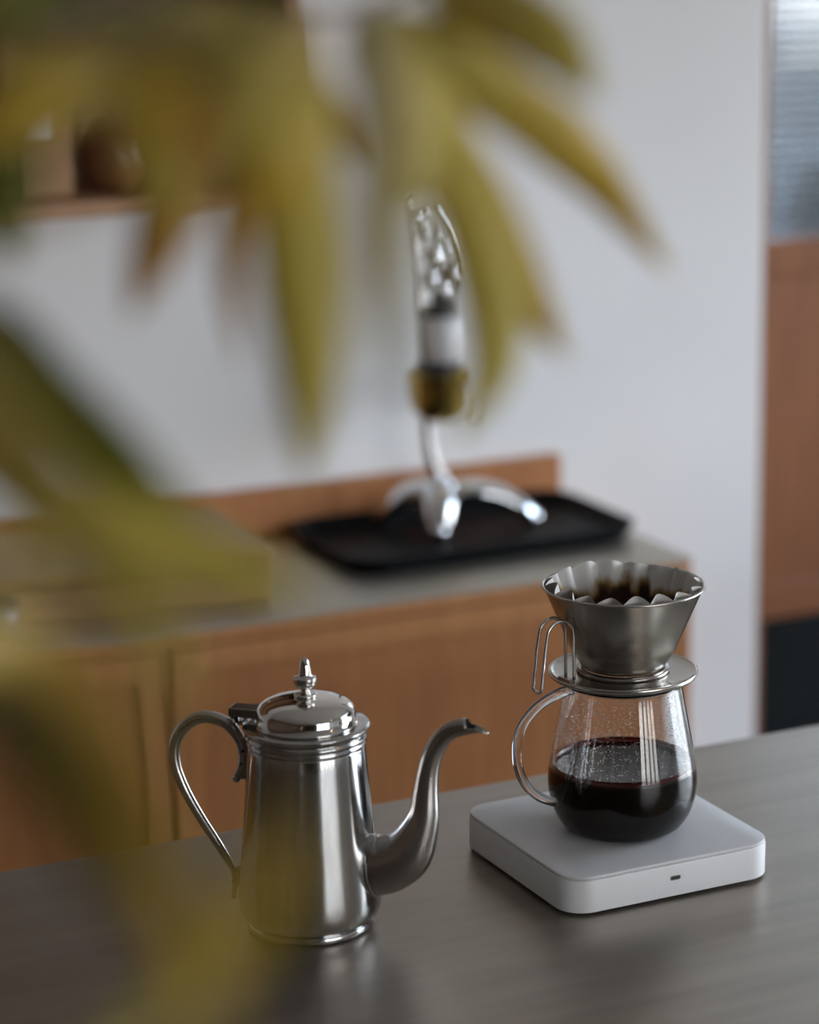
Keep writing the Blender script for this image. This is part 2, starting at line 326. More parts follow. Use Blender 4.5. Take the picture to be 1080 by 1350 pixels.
# ================================================================ THE ROOM
YB = 3.025                       # back wall face
RX0, RX1, RY0 = -1.7, SX, WY     # room extents
CH = 2.6
def struct(o, label=None): return tag(o, label, kind='structure')
struct(box('floor', RX0-.2, RY0-.2, -.1, RX1+.2, 5.4, 0, M['floor']))
struct(box('ceiling', RX0-.2, RY0-.2, CH, RX1+.2, 5.4, CH+.1, M['ceiling']))
b = box_bm(RX0-.2, YB, 0, 1.9595, YB+.12, CH)
box_bm(2.80, YB, 0, RX1+.2, YB+.12, CH, bm=b)
box_bm(1.9595, YB, 2.08, 2.80, YB+.12, CH, bm=b)
struct(obj('wall_back', b, M['plaster']))
struct(box('wall_left', RX0-.12, RY0-.2, 0, RX0, YB+.12, CH, M['clad']))
b = box_bm(SX, RY0-.2, 0, SX+.12, SY0, CH); box_bm(SX, SY1, 0, SX+.12, 3.3, CH, bm=b); box_bm(SX, 4.7, 0, SX+.12, 5.3, CH, bm=b)
box_bm(SX, 3.3, 0, SX+.12, 4.7, .9, bm=b); box_bm(SX, 3.3, 2.2, SX+.12, 4.7, CH, bm=b)
box_bm(SX, SY0, 0, SX+.12, SY1, WZ0, bm=b); box_bm(SX, SY0, WZ1, SX+.12, SY1, CH, bm=b)
struct(obj('wall_right', b, M['plaster']))
b = box_bm(RX0-.2, WY-.12, 0, WX0, WY, CH); box_bm(WX1, WY-.12, 0, SX+.2, WY, CH, bm=b)
box_bm(WX0, WY-.12, 0, WX1, WY, WZ0, bm=b); box_bm(WX0, WY-.12, WZ1, WX1, WY, CH, bm=b)
struct(obj('wall_front', b, M['taupe']))
# the big window behind the photographer: frame, mullions, panes
win = empty('window_1', (0, 0, 0), kind='structure')
b = box_bm(WX0, WY-.09, WZ0, WX0+.05, WY-.03, WZ1); box_bm(WX1-.05, WY-.09, WZ0, WX1, WY-.03, WZ1, bm=b)
box_bm(WX0, WY-.09, WZ0, WX1, WY-.03, WZ0+.05, bm=b); box_bm(WX0, WY-.09, WZ1-.05, WX1, WY-.03, WZ1, bm=b)
obj('window_frame', b, M['winframe'], win)
NW = 4
for i in range(1, NW):
    x = WX0+(WX1-WX0)*i/NW; box('mullion', x-.13, WY-.09, WZ0+.05, x+.13, WY-.03, WZ1-.05, M['winframe'], win)
for i in range(NW):
    x = WX0+(WX1-WX0)*i/NW; box('pane', x+(.13 if i else .05), WY-.062, WZ0+.05, x+(WX1-WX0)/NW-(.13 if i < NW-1 else .05), WY-.058, WZ1-.05, M['winpane'], win)
win2 = empty('window_2', (0, 0, 0), kind='structure')
b = box_bm(SX+.03, SY0, WZ0, SX+.09, SY0+.05, WZ1); box_bm(SX+.03, SY1-.05, WZ0, SX+.09, SY1, WZ1, bm=b)
box_bm(SX+.03, SY0, WZ0, SX+.09, SY1, WZ0+.05, bm=b); box_bm(SX+.03, SY0, WZ1-.05, SX+.09, SY1, WZ1, bm=b)
obj('window_frame', b, M['winframe'], win2)
ym = (SY0+SY1)/2
box('mullion', SX+.03, ym-.04, WZ0+.05, SX+.09, ym+.04, WZ1-.05, M['winframe'], win2)
box('pane', SX+.058, SY0+.05, WZ0+.05, SX+.062, ym-.04, WZ1-.05, M['winpane'], win2)
box('pane', SX+.058, ym+.04, WZ0+.05, SX+.062, SY1-.05, WZ1-.05, M['winpane'], win2)
portal('side_window_daylight', (SX+.02, ym, (WZ0+WZ1)/2), (PI/2, 0, PI/2), SY1-SY0, WZ1-WZ0)

fill_win = empty('added_fill_window', (0, 0, 0), kind='structure')  # added unseen window, brightens the room behind the door
b = box_bm(SX+.03, 3.3, .9, SX+.09, 3.35, 2.2); box_bm(SX+.03, 4.65, .9, SX+.09, 4.7, 2.2, bm=b)
box_bm(SX+.03, 3.3, .9, SX+.09, 4.7, .95, bm=b); box_bm(SX+.03, 3.3, 2.15, SX+.09, 4.7, 2.2, bm=b)
obj('window_frame', b, M['winframe'], fill_win); box('pane', SX+.058, 3.35, .95, SX+.062, 4.65, 2.15, M['winpane'], fill_win)
portal('fill_window_daylight', (SX+.02, 4.0, 1.55), (PI/2, 0, PI/2), 1.4, 1.3)
# the room behind the door, with a small window of its own
b = box_bm(.9, YB+.12, 0, 1.0, 5.3, CH); box_bm(.9, 5.2, 0, SX+.12, 5.3, 1.3, bm=b); box_bm(.9, 5.2, 2.2, SX+.12, 5.3, CH, bm=b)
box_bm(.9, 5.2, 1.3, 1.1, 5.3, 2.2, bm=b); box_bm(2.7, 5.2, 1.3, SX+.12, 5.3, 2.2, bm=b)
struct(obj('wall_far', b, M['plaster']))
win3 = empty('window_3', (0, 0, 0), kind='structure')
b = box_bm(1.1, 5.22, 1.3, 1.15, 5.28, 2.2); box_bm(2.65, 5.22, 1.3, 2.7, 5.28, 2.2, bm=b)
box_bm(1.1, 5.22, 1.3, 2.7, 5.28, 1.35, bm=b); box_bm(1.1, 5.22, 2.15, 2.7, 5.28, 2.2, bm=b)
portal('far_window_daylight', (1.9, 5.21, 1.75), (-PI/2, 0, 0), 1.6, .9)

obj('window_frame', b, M['winframe'], win3); box('pane', 1.15, 5.248, 1.35, 2.65, 5.252, 2.15, M['winpane'], win3)

# the door: stiles and rails, checker glass above, wooden panel, dark glass below
door = empty('door_1', (0, 0, 0), kind='structure'); door['label'] = 'reddish brown wooden door with checkered glass above and dark glass below'
DX0, DX1, DY0, DY1 = 1.9605, 2.795, YB+.020, YB+.055
box('stile', DX0, DY0, .01, 1.9815, DY1, 2.07, M['wood_door'], door, .002)
box('stile', DX1-.05, DY0, .01, DX1, DY1, 2.07, M['wood_door'], door, .002)
box('rail', 1.9815, DY0, 2.00, DX1-.05, DY1, 2.07, M['wood_door'], door)
box('rail', 1.9815, DY0+.001, 1.085, DX1-.05, DY1, 1.1365, M['wood_door'], door, .004)
box('rail', 1.9815, DY0+.001, .597, DX1-.05, DY1, .65, M['wood_door'], door, .004)
box('rail', 1.9815, DY0, .01, DX1-.05, DY1, .12, M['wood_door'], door)
box('door_panel', 1.9815, DY0+.004, .65, DX1-.05, DY1-.006, 1.085, M['wood_door'], door)
# checker glass: a pane with square pillows pressed into its face
b = bmesh.new(); cell = .0135; x0, x1, z0, z1 = 1.9815, DX1-.05, 1.1365, 2.0
nx = int((x1-x0)/cell)*4; nz = int((z1-z0)/cell)*4
vs = [[None]*(nx+1) for _ in range(nz+1)]
for j in range(nz+1):
    for i in range(nx+1):
        hgt = .0045*abs(math.sin(PI*i/4))**.7*abs(math.sin(PI*j/4))**.7
        vs[j][i] = b.verts.new((x0+(x1-x0)*i/nx, DY0+.012-hgt, z0+(z1-z0)*j/nz))
for j in range(nz):
    for i in range(nx): b.faces.new((vs[j][i], vs[j][i+1], vs[j+1][i+1], vs[j+1][i]))
c = [b.verts.new((x, DY0+.018, z)) for x, z in ((x0, z0), (x1, z0), (x1, z1), (x0, z1))]
b.faces.new(c[::-1])
obj('checker_pane', b, M['checker'], door)
box('lower_pane', 1.9815, DY0+.012, .12, DX1-.05, DY0+.018, .597, M['darkpane'], door)
b = box_bm(1.9595, YB-.001, 0, 1.9605, YB+.019, 2.07)
# added cabinet and box, imitate dark and bright bands in the door glass
t = empty('dark_band_cabinet', (2.15, 3.40, 0), label='added dark cabinet imitating the dark area in the door glass', cat='cabinet')
box('body', -.15, 0, .06, 1.1, .35, 1.20, M['dark'], t, .004); box('plinth', -.12, .03, 0, 1.07, .32, .06, M['dark'], t)
box('door', -.14, -.018, .08, .47, 0, 1.18, M['dark'], t, .003); box('door', .48, -.018, .08, 1.09, 0, 1.18, M['dark'], t, .003)
t = empty('bright_band_box', (2.32, 3.42, 1.202), label='added pale box imitating the bright band in the checkered door glass', cat='box')
box('body', -.24, 0, 0, .62, .26, .14, M['pale'], t, .006); box('lid', -.25, -.008, .14, .63, .268, .17, M['pale'], t, .006)

# ================================================================ SIDEBOARD AND ITS STEEL TOP
CY0, CX1, CT = 2.6733, 1.6366, .82
sb = empty('sideboard', (0, 0, 0), label='long orange brown wooden sideboard along the white wall', cat='sideboard')
b = box_bm(-.40, CY0+.02, .06, CX1-.018, YB-.001, CT-.0045); obj('carcass', b, M['wood'], sb)
box('side_panel', CX1-.018, CY0, 0, CX1, YB-.001, CT-.0045, M['wood_rail'], sb, .001)
box('plinth', -.38, CY0+.05, 0, CX1-.02, YB-.01, .06, M['dark'], sb)
box('rail', -.40, CY0, CT-.020, CX1-.018, CY0+.0195, CT-.0045, M['wood_rail'], sb, .001)
def framed_door(x0, x1, z0, z1):
    d = obj('door', box_bm(x0+.028, CY0+.004, z0+.03, x1-.028, CY0+.018, z1-.03), M['wood'], sb)
    for a in ((x0, z0, x0+.028, z1), (x1-.028, z0, x1, z1), (x0+.028, z1-.03, x1-.028, z1), (x0+.028, z0, x1-.028, z0+.03)):
        box('door_frame', a[0], CY0, a[1], a[2], CY0+.0185, a[3], M['wood_rail'], d, .001)
for x in (-.375, .294): framed_door(x, x+.663, .07, CT-.023)
framed_door(.966, CX1-.020, .07, CT-.023)
up = box('upstand', -.40, YB-.021, CT+.0005, CX1, YB-.001, .883, M['wood'], None, .001)
tag(up, 'low wooden board standing along the wall behind the tray', 'upstand')
box('steel_top', -.40, CY0-.002, CT-.004, CX1+.001, YB-.0215, CT, M['steel_dull'])
tag(bpy.data.objects['steel_top'], 'thin grey steel sheet topping the wooden sideboard', 'countertop')

# black serving tray
t = empty('serving_tray', (0, 0, CT), label='black rectangular tray with rounded corners under the chrome stand', cat='tray')
TX0, TY0, TX1, TY1 = 1.235, 2.765, 1.628, 2.998
b = bmesh.new(); rings = []
for ins, z in ((.012, .0005), (0.0, .020), (.0, .0225), (.004, .0225), (.005, .020), (.016, .006)):
    rings.append([b.verts.new((x, y, z)) for x, y in rrect(TX0+ins, TY0+ins, TX1-ins, TY1-ins, .042-ins*.6, 8)])
for A, B in zip(rings[:-1], rings[1:]):
    for i in range(len(A)): b.faces.new((A[i], A[(i+1) % len(A)], B[(i+1) % len(A)], B[i]))
b.faces.new(rings[0][::-1]); b.faces.new(rings[-1]); bmesh.ops.recalc_face_normals(b, faces=b.faces[:])
obj('tray_body', b, M['tray'], t)

# tall chrome stand with arched feet
SZ = CT+.0065
st = empty('chrome_stand', (1.425, 2.925, SZ), label='tall slender chrome stand on arched feet upon the black tray', cat='stand')
def L(x, y, z): return Vector((x-1.425, y-2.925, z-SZ))
hub = L(1.425, 2.93, .868)
def foot(ex, ey, wide=1.5):
    e_ = L(ex, ey, SZ+.010); hz = Vector((hub.x, hub.y, 0)); d = Vector((e_.x, e_.y, 0))-hz
    pts = [hub+Vector((0, 0, -.004)), hz+d*.30+Vector((0, 0, .046)), hz+d*.62+Vector((0, 0, .040)), hz+d*.86+Vector((0, 0, .024)), hz+d+Vector((0, 0, .011))]
    q = cr([(*p, r) for p, r in zip(pts, (.014, .0145, .0135, .0115, .009))], 6)
    o = obj('leg', tube_bm([p[:3] for p in q], [p[3] for p in q], 16, squash=wide, up=Vector((0, 0, 1))), M['chrome'], st, True)
    obj('foot_pad', sphere_bm(e_, .0105, s=(1.15, 1.15, .95)), M['chrome'], o, True)
foot(1.397, 2.880); foot(1.534, 2.892); foot(1.366, 2.978, 2.0)
h0 = obj('hub', lathe_bm([(0, -.006), (.014, -.006), (.019, .0), (.019, .010), (.013, .016), (.008, .022), (.0075, .028), (0, .028)], 32), M['chrome'], st, True); h0.location = hub+Vector((0, 0, .004))
post = [L(1.4205, 2.93, .888), L(1.410, 2.93, .925), L(1.405, 2.93, .96), L(1.402, 2.93, 1.04), L(1.3976, 2.93, 1.095), L(1.3905, 2.93, 1.17), L(1.3784, 2.93, 1.245), L(1.372, 2.93, 1.29)]
q = cr([tuple(p) for p in post], 5); obj('post', tube_bm(q, [.0085-.003*i/len(q) for i in range(len(q))], 14), M['chrome'], st, True)
# brass cup; the added glass tube imitates a highlight on its side
o = obj('brass_cup', lathe_bm([(0, 0), (.020, .001), (.034, .012), (.040, .034), (.042, .058), (.044, .060), (.040, .060), (.037, .036), (.030, .016), (0, .006)], 40), M['brass'], st, True); o.location = L(1.425, 2.93, .965)
o = obj('highlight_tube', tube_bm([L(1.445, 2.90, 1.035), L(1.450, 2.892, 1.01), L(1.451, 2.887, .985), L(1.450, 2.884, .968)], [.004, .005, .006, .003], 12), M['clear'], st, True)
# reservoir held between two collars; a white reflection is put into its colour
o = obj('reservoir', lathe_bm([(0, 0), (.026, 0), (.0305, .004), (.0315, .03), (.0305, .054), (.026, .058), (0, .058)], 40), M['reflect_white'], st, True); o.location = L(1.430, 2.93, 1.040)
for z in (1.027, 1.0985):
    o = obj('collar', lathe_bm([(.012, 0), (.028, 0), (.031, .003), (.028, .010), (.012, .012), (.012, 0)], 32), M['dark'], st, True); o.location = L(1.422, 2.93, z)
# chrome valve cluster that climbs to the left
cl = [(1.428, 1.128, .017), (1.408, 1.146, .012), (1.437, 1.152, .015), (1.418, 1.172, .016), (1.398, 1.178, .010), (1.443, 1.182, .010), (1.426, 1.202, .012), (1.398, 1.206, .011), (1.386, 1.226, .010), (1.404, 1.232, .008), (1.380, 1.250, .007)]
for i, (x, z, r) in enumerate(cl):
    b = lathe_bm([(0, -r), (r*.6, -r), (r*.75, -r*.7), (r, -r*.25), (r, r*.25), (r*.75, r*.7), (r*.5, r), (0, r)], 20)
    bmesh.ops.rotate(b, verts=b.verts[:], matrix=Matrix.Rotation(.9*math.sin(i*2.1), 3, 'Y') @ Matrix.Rotation(.8*math.cos(i*1.7), 3, 'X'))
    o = obj('valve_knob', b, M['chrome'], st, True); o.location = L(x, 2.93-.012*math.sin(i), z)
o = obj('side_bracket', tube_bm(cr([tuple(L(1.436, 2.93, 1.10)), tuple(L(1.452, 2.925, 1.13)), tuple(L(1.455, 2.92, 1.17)), tuple(L(1.440, 2.92, 1.21)), tuple(L(1.418, 2.92, 1.24))], 6), .0045, 12), M['chrome'], st, True)
q = cr([tuple(L(1.3784, 2.93, 1.25)), tuple(L(1.385, 2.93, 1.30)), tuple(L(1.405, 2.93, 1.335)), tuple(L(1.433, 2.93, 1.342)), tuple(L(1.452, 2.93, 1.315)), tuple(L(1.455, 2.93, 1.275)), tuple(L(1.440, 2.93, 1.235))], 6)
obj('glass_loop', tube_bm(q, .0075, 14), M['clear'], st, True)

# low wooden box and small dark cup at the left end
t = empty('wooden_box', (.865, 2.875, CT), math.radians(-3), label='low honey coloured wooden box with a lid on the sideboard', cat='box')
box('body', -.285, -.105, .0, .262, .108, .040, M['wood_box'], t, .003)
box('lid', -.288, -.108, .0415, .265, .111, .056, M['wood_box'], t, .004)
t = obj('cup', lathe_bm([(0, .0), (.020, .0), (.027, .010), (.030, .045), (.0285, .045), (.025, .012), (0, .005)], 40), M['navy'], None, True, (.782, 2.722, CT))
tag(t, 'small dark navy cup in front of the wooden box', 'cup')

# ================================================================ WALL SHELF AND WHAT IT HOLDS
sh = empty('wall_shelf', (0, 0, 0), label='open brown wooden wall shelf behind the leaves', cat='shelf')
HX0, HX1, HY, HZ = -.10, 1.1925, 2.80, 1.2637
box('bottom_board', HX0, HY, HZ, HX1-.018, YB-.001, HZ+.018, M['wood_shelf'], sh, .001)
box('top_board', HX0, HY, 1.92, HX1-.018, YB-.001, 1.938, M['wood_shelf'], sh, .001)
box('middle_board', HX0+.018, HY+.01, 1.575, HX1-.018, YB-.006, 1.593, M['wood_shelf'], sh, .001)
box('side_board', HX1-.018, HY, HZ, HX1, YB-.001, 1.938, M['wood_shelf'], sh, .001)
box('side_board', HX0-.018, HY, HZ, HX0, YB-.001, 1.938, M['wood_shelf'], sh, .001)
box('back_board', HX0, YB-.008, HZ+.018, HX1-.018, YB-.001, 1.92, M['wood_shelf'], sh)
S0 = HZ+.0182
t = empty('paper_bag', (.905, 2.875, S0), math.radians(4), label='upright kraft paper packet with a white label on the shelf', cat='packet')
b = box_bm(-.034, -.022, 0, .034, .022, .20, .003)
for v in b.verts:
    if v.co.z > .12: v.co.y *= max(.08, 1-(v.co.z-.12)/.08)
obj('bag', b, M['kraft'], t); box('label', -.028, -.0235, .068, .006, -.0222, .124, M['label'], t)
t = empty('lidded_jar', (1.0, 2.885, S0), label='round reddish brown lidded jar on the shelf beside the packet', cat='jar')
obj('body', lathe_bm([(0, 0), (.026, 0), (.038, .012), (.043, .035), (.040, .060), (.030, .072), (0, .072)], 40), M['jar'], t, True)
lid = obj('lid', lathe_bm([(.031, .0722), (.033, .076), (.020, .086), (0, .088)], 40), M['jar'], t, True)
obj('knob', sphere_bm((0, 0, .094), .008), M['jar'], lid, True)
t = empty('canister', (1.115, 2.90, S0), label='dark metal canister at the right end of the shelf', cat='canister')
obj('body', lathe_bm([(0, 0), (.040, 0), (.041, .002), (.041, .110), (0, .110)], 40), M['dark'], t, True)
obj('lid', lathe_bm([(0, .1102), (.0425, .1102), (.0425, .128), (.040, .131), (0, .131)], 40), M['dark'], t, True)

# ================================================================ STEEL WORKTOP
WT = .90
t = empty('kitchen_island', (0, 0, 0), label='island base carrying the steel worktop', cat='island')
box('body', -.55, .62, .08, 2.55, 1.82, WT-.035, M['dark'], t, .003); box('plinth', -.5, .66, 0, 2.5, 1.78, .08, M['dark'], t)
b = box_bm(-.60, .56, WT-.034, 2.60, 1.8640, WT, .0015)
w = obj('worktop', b, M['counter']); tag(w, 'wide brushed stainless steel worktop in the front', 'worktop')

# ================================================================ COFFEE POT
POT = (.6986, 1.6591, WT)
pot = empty('coffee_pot', POT, -.745993, label='silver metal coffee pot with hinged lid and swan neck spout', cat='coffee pot')
body = [(0, .0), (.0405, .0), (.0425, .0004), (.0452, .0016), (.0460, .0036), (.0452, .0056), (.0448, .0062)]
obj('foot_ring', lathe_bm(body+[(0, .0062)], 96), M['silver'], pot, True)
bp = [(0, .0064), (.0440, .0064), (.0462, .0078), (.0490, .0110), (.0508, .0160), (.0513, .0210), (.0508, .0300), (.0495, .0440), (.0478, .0640), (.0460, .0840), (.0443, .1040), (.0427, .1240), (.0418, .1352), (.0414, .1370), (0, .1370)]
obj('body', lathe_bm(bp, 128), M['silver'], pot, True)
ring = [(.0, .1371), (.0414, .1371), (.0424, .1376), (.0428, .1388), (.0420, .1400), (.0418, .1408), (.0424, .1414), (.0434, .1424), (.0434, .1438), (.0424, .1448), (.0422, .1456), (.0430, .1464), (.0444, .1484), (.0450, .1496), (.0448, .1506), (.0400, .1508), (.0364, .1508), (0, .1508)]
obj('collar', lathe_bm(ring, 128), M['silver'], pot, True)
lp = [(0, .1509), (.0362, .1509), (.0366, .1518), (.0362, .1526), (.0352, .1530), (.0352, .1590), (.0346, .1618), (.0330, .1642), (.0300, .1664), (.0250, .1684), (.0180, .1700), (.0110, .1708), (0, .1710)]
lid = obj('lid', lathe_bm(lp, 128), M['silver_lid'], pot, True)
fp_ = [(0, .1708), (.0074, .1708), (.0082, .1718), (.0078, .1730), (.0058, .1738), (.0036, .1744), (.0030, .1756), (.0034, .1766), (.0048, .1774), (.0066, .1786), (.0078, .1804), (.0082, .1824), (.0080, .1836), (.0082, .1844), (.0078, .1852), (.0062, .1856), (.0052, .1862), (.0048, .1880), (.0042, .1920), (.0034, .1955), (.0024, .1980), (.0012, .1993), (0, .1997)]
obj('finial', lathe_bm(fp_, 48), M['silver_lid'], lid, True)
# spout
q = cr([(.0430, .0485, .0215)]+[tuple(p) for p in SPOUT], 6)
path = [(a, 0, z) for a, z, r in q]; rad = [r for a, z, r in q]
b = bmesh.new(); seg = 32; rings = []; n = Vector((0, 1, 0)); P_ = [Vector(p) for p in path]
K = len(P_)
for i, p in enumerate(P_):
    tt = (P_[min(i+1, K-1)]-P_[max(i-1, 0)]).normalized(); side = n; nn = side.cross(tt).normalized()
    wide = .62 + .38*min(1, i/(K*.45))          # the belly is narrower than it is tall
    ring = []
    for k2 in range(seg):
        a = 2*PI*k2/seg
        ring.append(b.verts.new(p+side*math.cos(a)*rad[i]*wide+nn*math.sin(a)*rad[i]))
    rings.append(ring)
# cut beak: the lower half of the mouth reaches forward
tt = (P_[-1]-P_[-2]).normalized()
for stp, (adv, drop) in enumerate(((.004, .0003), (.009, .0015), (.0135, .0035))):
    ring = []
    for k2, v in enumerate(rings[K-1]):
        a = 2*PI*k2/seg; low = max(0, math.sin(a)) if True else 0
        ring.append((v, low))
    new = []
    for v, low in ring:
        s_ = (max(0, low))**.6
        new.append(b.verts.new(v.co+(tt*adv+Vector((0, 0, -drop)))*s_ + Vector((0, -v.co.y*(.10*(stp+1))*s_, 0))))
    rings.append(new)
for A_, B_ in zip(rings[:-1], rings[1:]):
    for k2 in range(seg): b.faces.new((A_[k2], A_[(k2+1) % seg], B_[(k2+1) % seg], B_[k2]))
b.faces.new(rings[0][::-1]); bmesh.ops.recalc_face_normals(b, faces=b.faces[:])
sp = obj('spout', b, M['spout'], pot, True)
md = sp.modifiers.new('wall', 'SOLIDIFY'); md.thickness = .0009; md.offset = -1
# raised seam where the spout joins the body
seam = [(.0498+.0006*math.cos(a)*0-.0035*math.sin(a)*.35, .0152*math.cos(a), .0490+.0222*math.sin(a)) for a in [2*PI*i/40 for i in range(41)]]
seam = [(math.sqrt(max(0, (.0494-.0048*((z-.0490)/.0222)*.28)**2-y*y))+.0006, y, z) for x, y, z in seam]
obj('seam', tube_bm(seam, .0011, 8), M['silver'], sp, True)
# handle with scroll end, upper bracket and lower socket
q = cr([tuple(p) for p in HANDLE], 6)
hd = obj('handle', tube_bm([(a, 0, z) for a, z, r in q], [r for a, z, r in q], 20, squash=1.05), M['spout'], pot, True)
obj('scroll_end', sphere_bm((HANDLE[0][0], 0, HANDLE[0][1]), .0032, s=(1, 1.1, 1)), M['spout'], hd, True)
obj('scroll_end', sphere_bm((HANDLE[-1][0], 0, HANDLE[-1][1]), .0020, s=(1, 1.1, 1)), M['spout'], hd, True)
obj('upper_bracket', box_bm(-.0500, -.0032, .1060, -.0415, .0032, .1370, .001), M['silver_dark'], hd)
obj('lower_bracket', box_bm(-.0585, -.0022, .0240, -.0485, .0022, .0380, .0008), M['silver_dark'], hd)
for a, z in ((-.0470, .1275), (-.0485, .1175), (-.0570, .0280)):
    o = obj('pin', lathe_bm([(0, -.0046), (.0011, -.0046), (.0011, .0046), (0, .0046)], 12), M['black'], hd, True)
    o.rotation_euler = (PI/2, 0, 0); o.location = (a, 0, z)
# hinge
hg = obj('hinge', box_bm(-.0560, -.0070, .1530, -.0340, .0070, .1600, .0012), M['silver_dark'], lid)
o = obj('hinge_plate', box_bm(-.0500, -.0060, .1475, -.0400, .0060, .1500, .0008), M['silver'], pot)
o = obj('hinge_barrel', lathe_bm([(0, -.0110), (.0018, -.0108), (.0028, -.0095), (.0022, -.0080), (.0026, -.0075), (.0026, .0075), (.0022, .0080), (.0028, .0095), (.0018, .0108), (0, .0110)], 20), M['silver'], pot, True)
o.rotation_euler = (PI/2, 0, 0); o.location = (-.0522, 0, .1508)
o = obj('vent_hole', lathe_bm([(0, 0), (.0011, 0), (.0011, .0004), (0, .0004)], 16), M['black'], lid, True); o.location = (.0215, .013, .1688)

# ================================================================ SCALE
SC = (.9525, 1.6625, WT)
sc = empty('kitchen_scale', SC, 0, label='square white digital scale with rounded corners on the worktop', cat='scale')
HS = .0885
b = prism_bm(rrect(-HS, -HS, HS, HS, .022, 12), .0022, .0272, .0014)
o = obj('body', b, M['white'], sc, True); sharp(o, 25)
b = prism_bm(rrect(-HS+.0006, -HS+.0006, HS-.0006, HS-.0006, .0215, 12), .0273, .0300, .0010)
o = obj('weighing_plate', b, M['whitetop'], sc, True); sharp(o, 25)
for sx in (-1, 1):
    for sy in (-1, 1):
        o = obj('foot', lathe_bm([(0, 0), (.009, 0), (.010, .0008), (.010, .0024), (0, .0024)], 24), M['black'], sc, True); o.location = (sx*.066, sy*.066, 0)
pr = empty('charging_port', (.0002, -HS, .0168)); pr.parent = sc
b = bmesh.new(); R_ = []
for w_, h_, y in ((.0044, .0017, -.0003), (.0036, .0011, -.0003), (.0034, .0010, .0012)):
    R_.append([b.verts.new((x, y, z)) for x, z in rrect(-w_, -h_, w_, h_, h_*.8, 5)])
for A_, B_ in zip(R_[:-1], R_[1:]):
    for i in range(len(A_)): b.faces.new((A_[i], A_[(i+1) % len(A_)], B_[(i+1) % len(A_)], B_[i]))
bmesh.ops.recalc_face_normals(b, faces=b.faces[:])
obj('port_rim', b, M['silver_dark'], pr)
b = bmesh.new(); b.faces.new([b.verts.new((x, -.0002, z)) for x, z in rrect(-.0036, -.0011, .0036, .0011, .0009, 5)])
obj('port_slot', b, M['black'], pr)

# ================================================================ GLASS SERVER WITH COFFEE
SV = Vector((.9551, 1.6565, WT+.0302))
sv = empty('coffee_server', SV, label='clear glass coffee server with a looped handle on the scale', cat='coffee server')
outp = [(0, .0), (.0360, .0), (.0400, .0008), (.0448, .0038), (.0490, .0090), (.0525, .0160), (.0548, .0235), (.0562, .0310), (.0566, .0380), (.0562, .0450), (.0553, .0525), (.0532, .0640), (.0508, .0770), (.0480, .0920), (.0452, .1070), (.0444, .1130), (.0448, .1150)]
T = .0016
inp = [(max(0, r-T), z) for r, z in outp[2:]]; inp = [(.0, T)] + [(.0375, .0022)] + [(.0430, .0052)] + [(r-T, z) for r, z in outp[4:]]
q = cr(outp[1:], 3); qi = cr(inp[1:], 3)
prof = [(0, 0)]+[tuple(p) for p in q]+[(.0440, .1158)]+[tuple(p) for p in reversed(qi)]+[(0, .0022)]
obj('body', lathe_bm(prof, 96), M['clear'], sv, True)
sd = Vector(SRVDIR)
g = cr([tuple(p) for p in GHANDLE], 5)
gp = [sd*a+Vector((0, 0, z)) for a, z in g]
rr = [.0042-.0012*(i/len(gp)) for i in range(len(gp))]
ho = obj('handle', tube_bm(gp, rr, 20, squash=1.15), M['clear'], sv, True)
# coffee: fills the vessel up to its level, meniscus at the wall
LV = .0490
ci = [(r, z) for r, z in [(p[0]+.0004, p[1]) for p in qi] if z < LV-.0006]
rl = .0552-T+.0002
cofp = [(0, .0018)]+ci+[(rl, LV-.0004), (rl-.0002, LV+.0006), (rl-.0010, LV-.0001), (rl-.003, LV-.0004), (0, LV-.0004)]
c_ = obj('coffee', lathe_bm(cofp, 96), M['coffee'], None, True, SV); c_.data.materials.append(M['coffee_side'])
for p in c_.data.polygons: p.material_index = 0 if p.center.z > LV-.0006 else 1
tag(c_, 'black coffee filling the lower half of the glass server', 'coffee')
mn, nt, pb = new_mat('thin_red_coffee'); pb.inputs['Base Color'].default_value = (.30, .025, .012, 1); pb.inputs['Roughness'].default_value = .15; pb.inputs['Transmission Weight'].default_value = .7; pb.inputs['IOR'].default_value = 1.33
o = obj('meniscus', lathe_bm([(rl-.0003, LV+.0004), (rl-.0005, LV+.0040), (rl-.0008, LV+.0014), (rl-.0016, LV+.0001)], 96), mn, c_, True)
# condensation beads on the inner wall: tiny, uncountable
rnd = random.Random(3); b = bmesh.new()
def rin(z):
    for (r0, z0), (r1, z1) in zip(qi[:-1], qi[1:]):
        if z0 <= z <= z1: return r0+(r1-r0)*(z-z0)/(z1-z0+1e-9)
    return .044
ico = bmesh.new(); bmesh.ops.create_icosphere(ico, subdivisions=1, radius=1.0)
iv = [v.co.copy() for v in ico.verts]; fi = [[v.index for v in f.verts] for f in ico.faces]; ico.free(); b.free()
dv, df = [], []
for i in range(3600):
    z = LV+.0022+(.111-LV)*(rnd.random()**.9)*.97; a = rnd.random()*2*PI
    near = max(0, 1-(z-LV)/.014)
    s = rnd.uniform(.00022, .00052)+near*rnd.random()**3*.0011
    r = rin(z)-.00005
    m4 = Matrix.Translation((r*math.cos(a), r*math.sin(a), z)) @ Matrix.Rotation(a, 4, 'Z') @ Matrix.Diagonal((.55*s, s, s*(1+near*.4), 1))
    k0 = len(dv); dv += [tuple(m4 @ v) for v in iv]; df += [[k0+q_ for q_ in f] for f in fi]
dm = bpy.data.meshes.new('condensation'); dm.from_pydata(dv, [], df)
o = obj('condensation', dm, M['dropwater'], sv, True); o['kind'] = 'stuff'

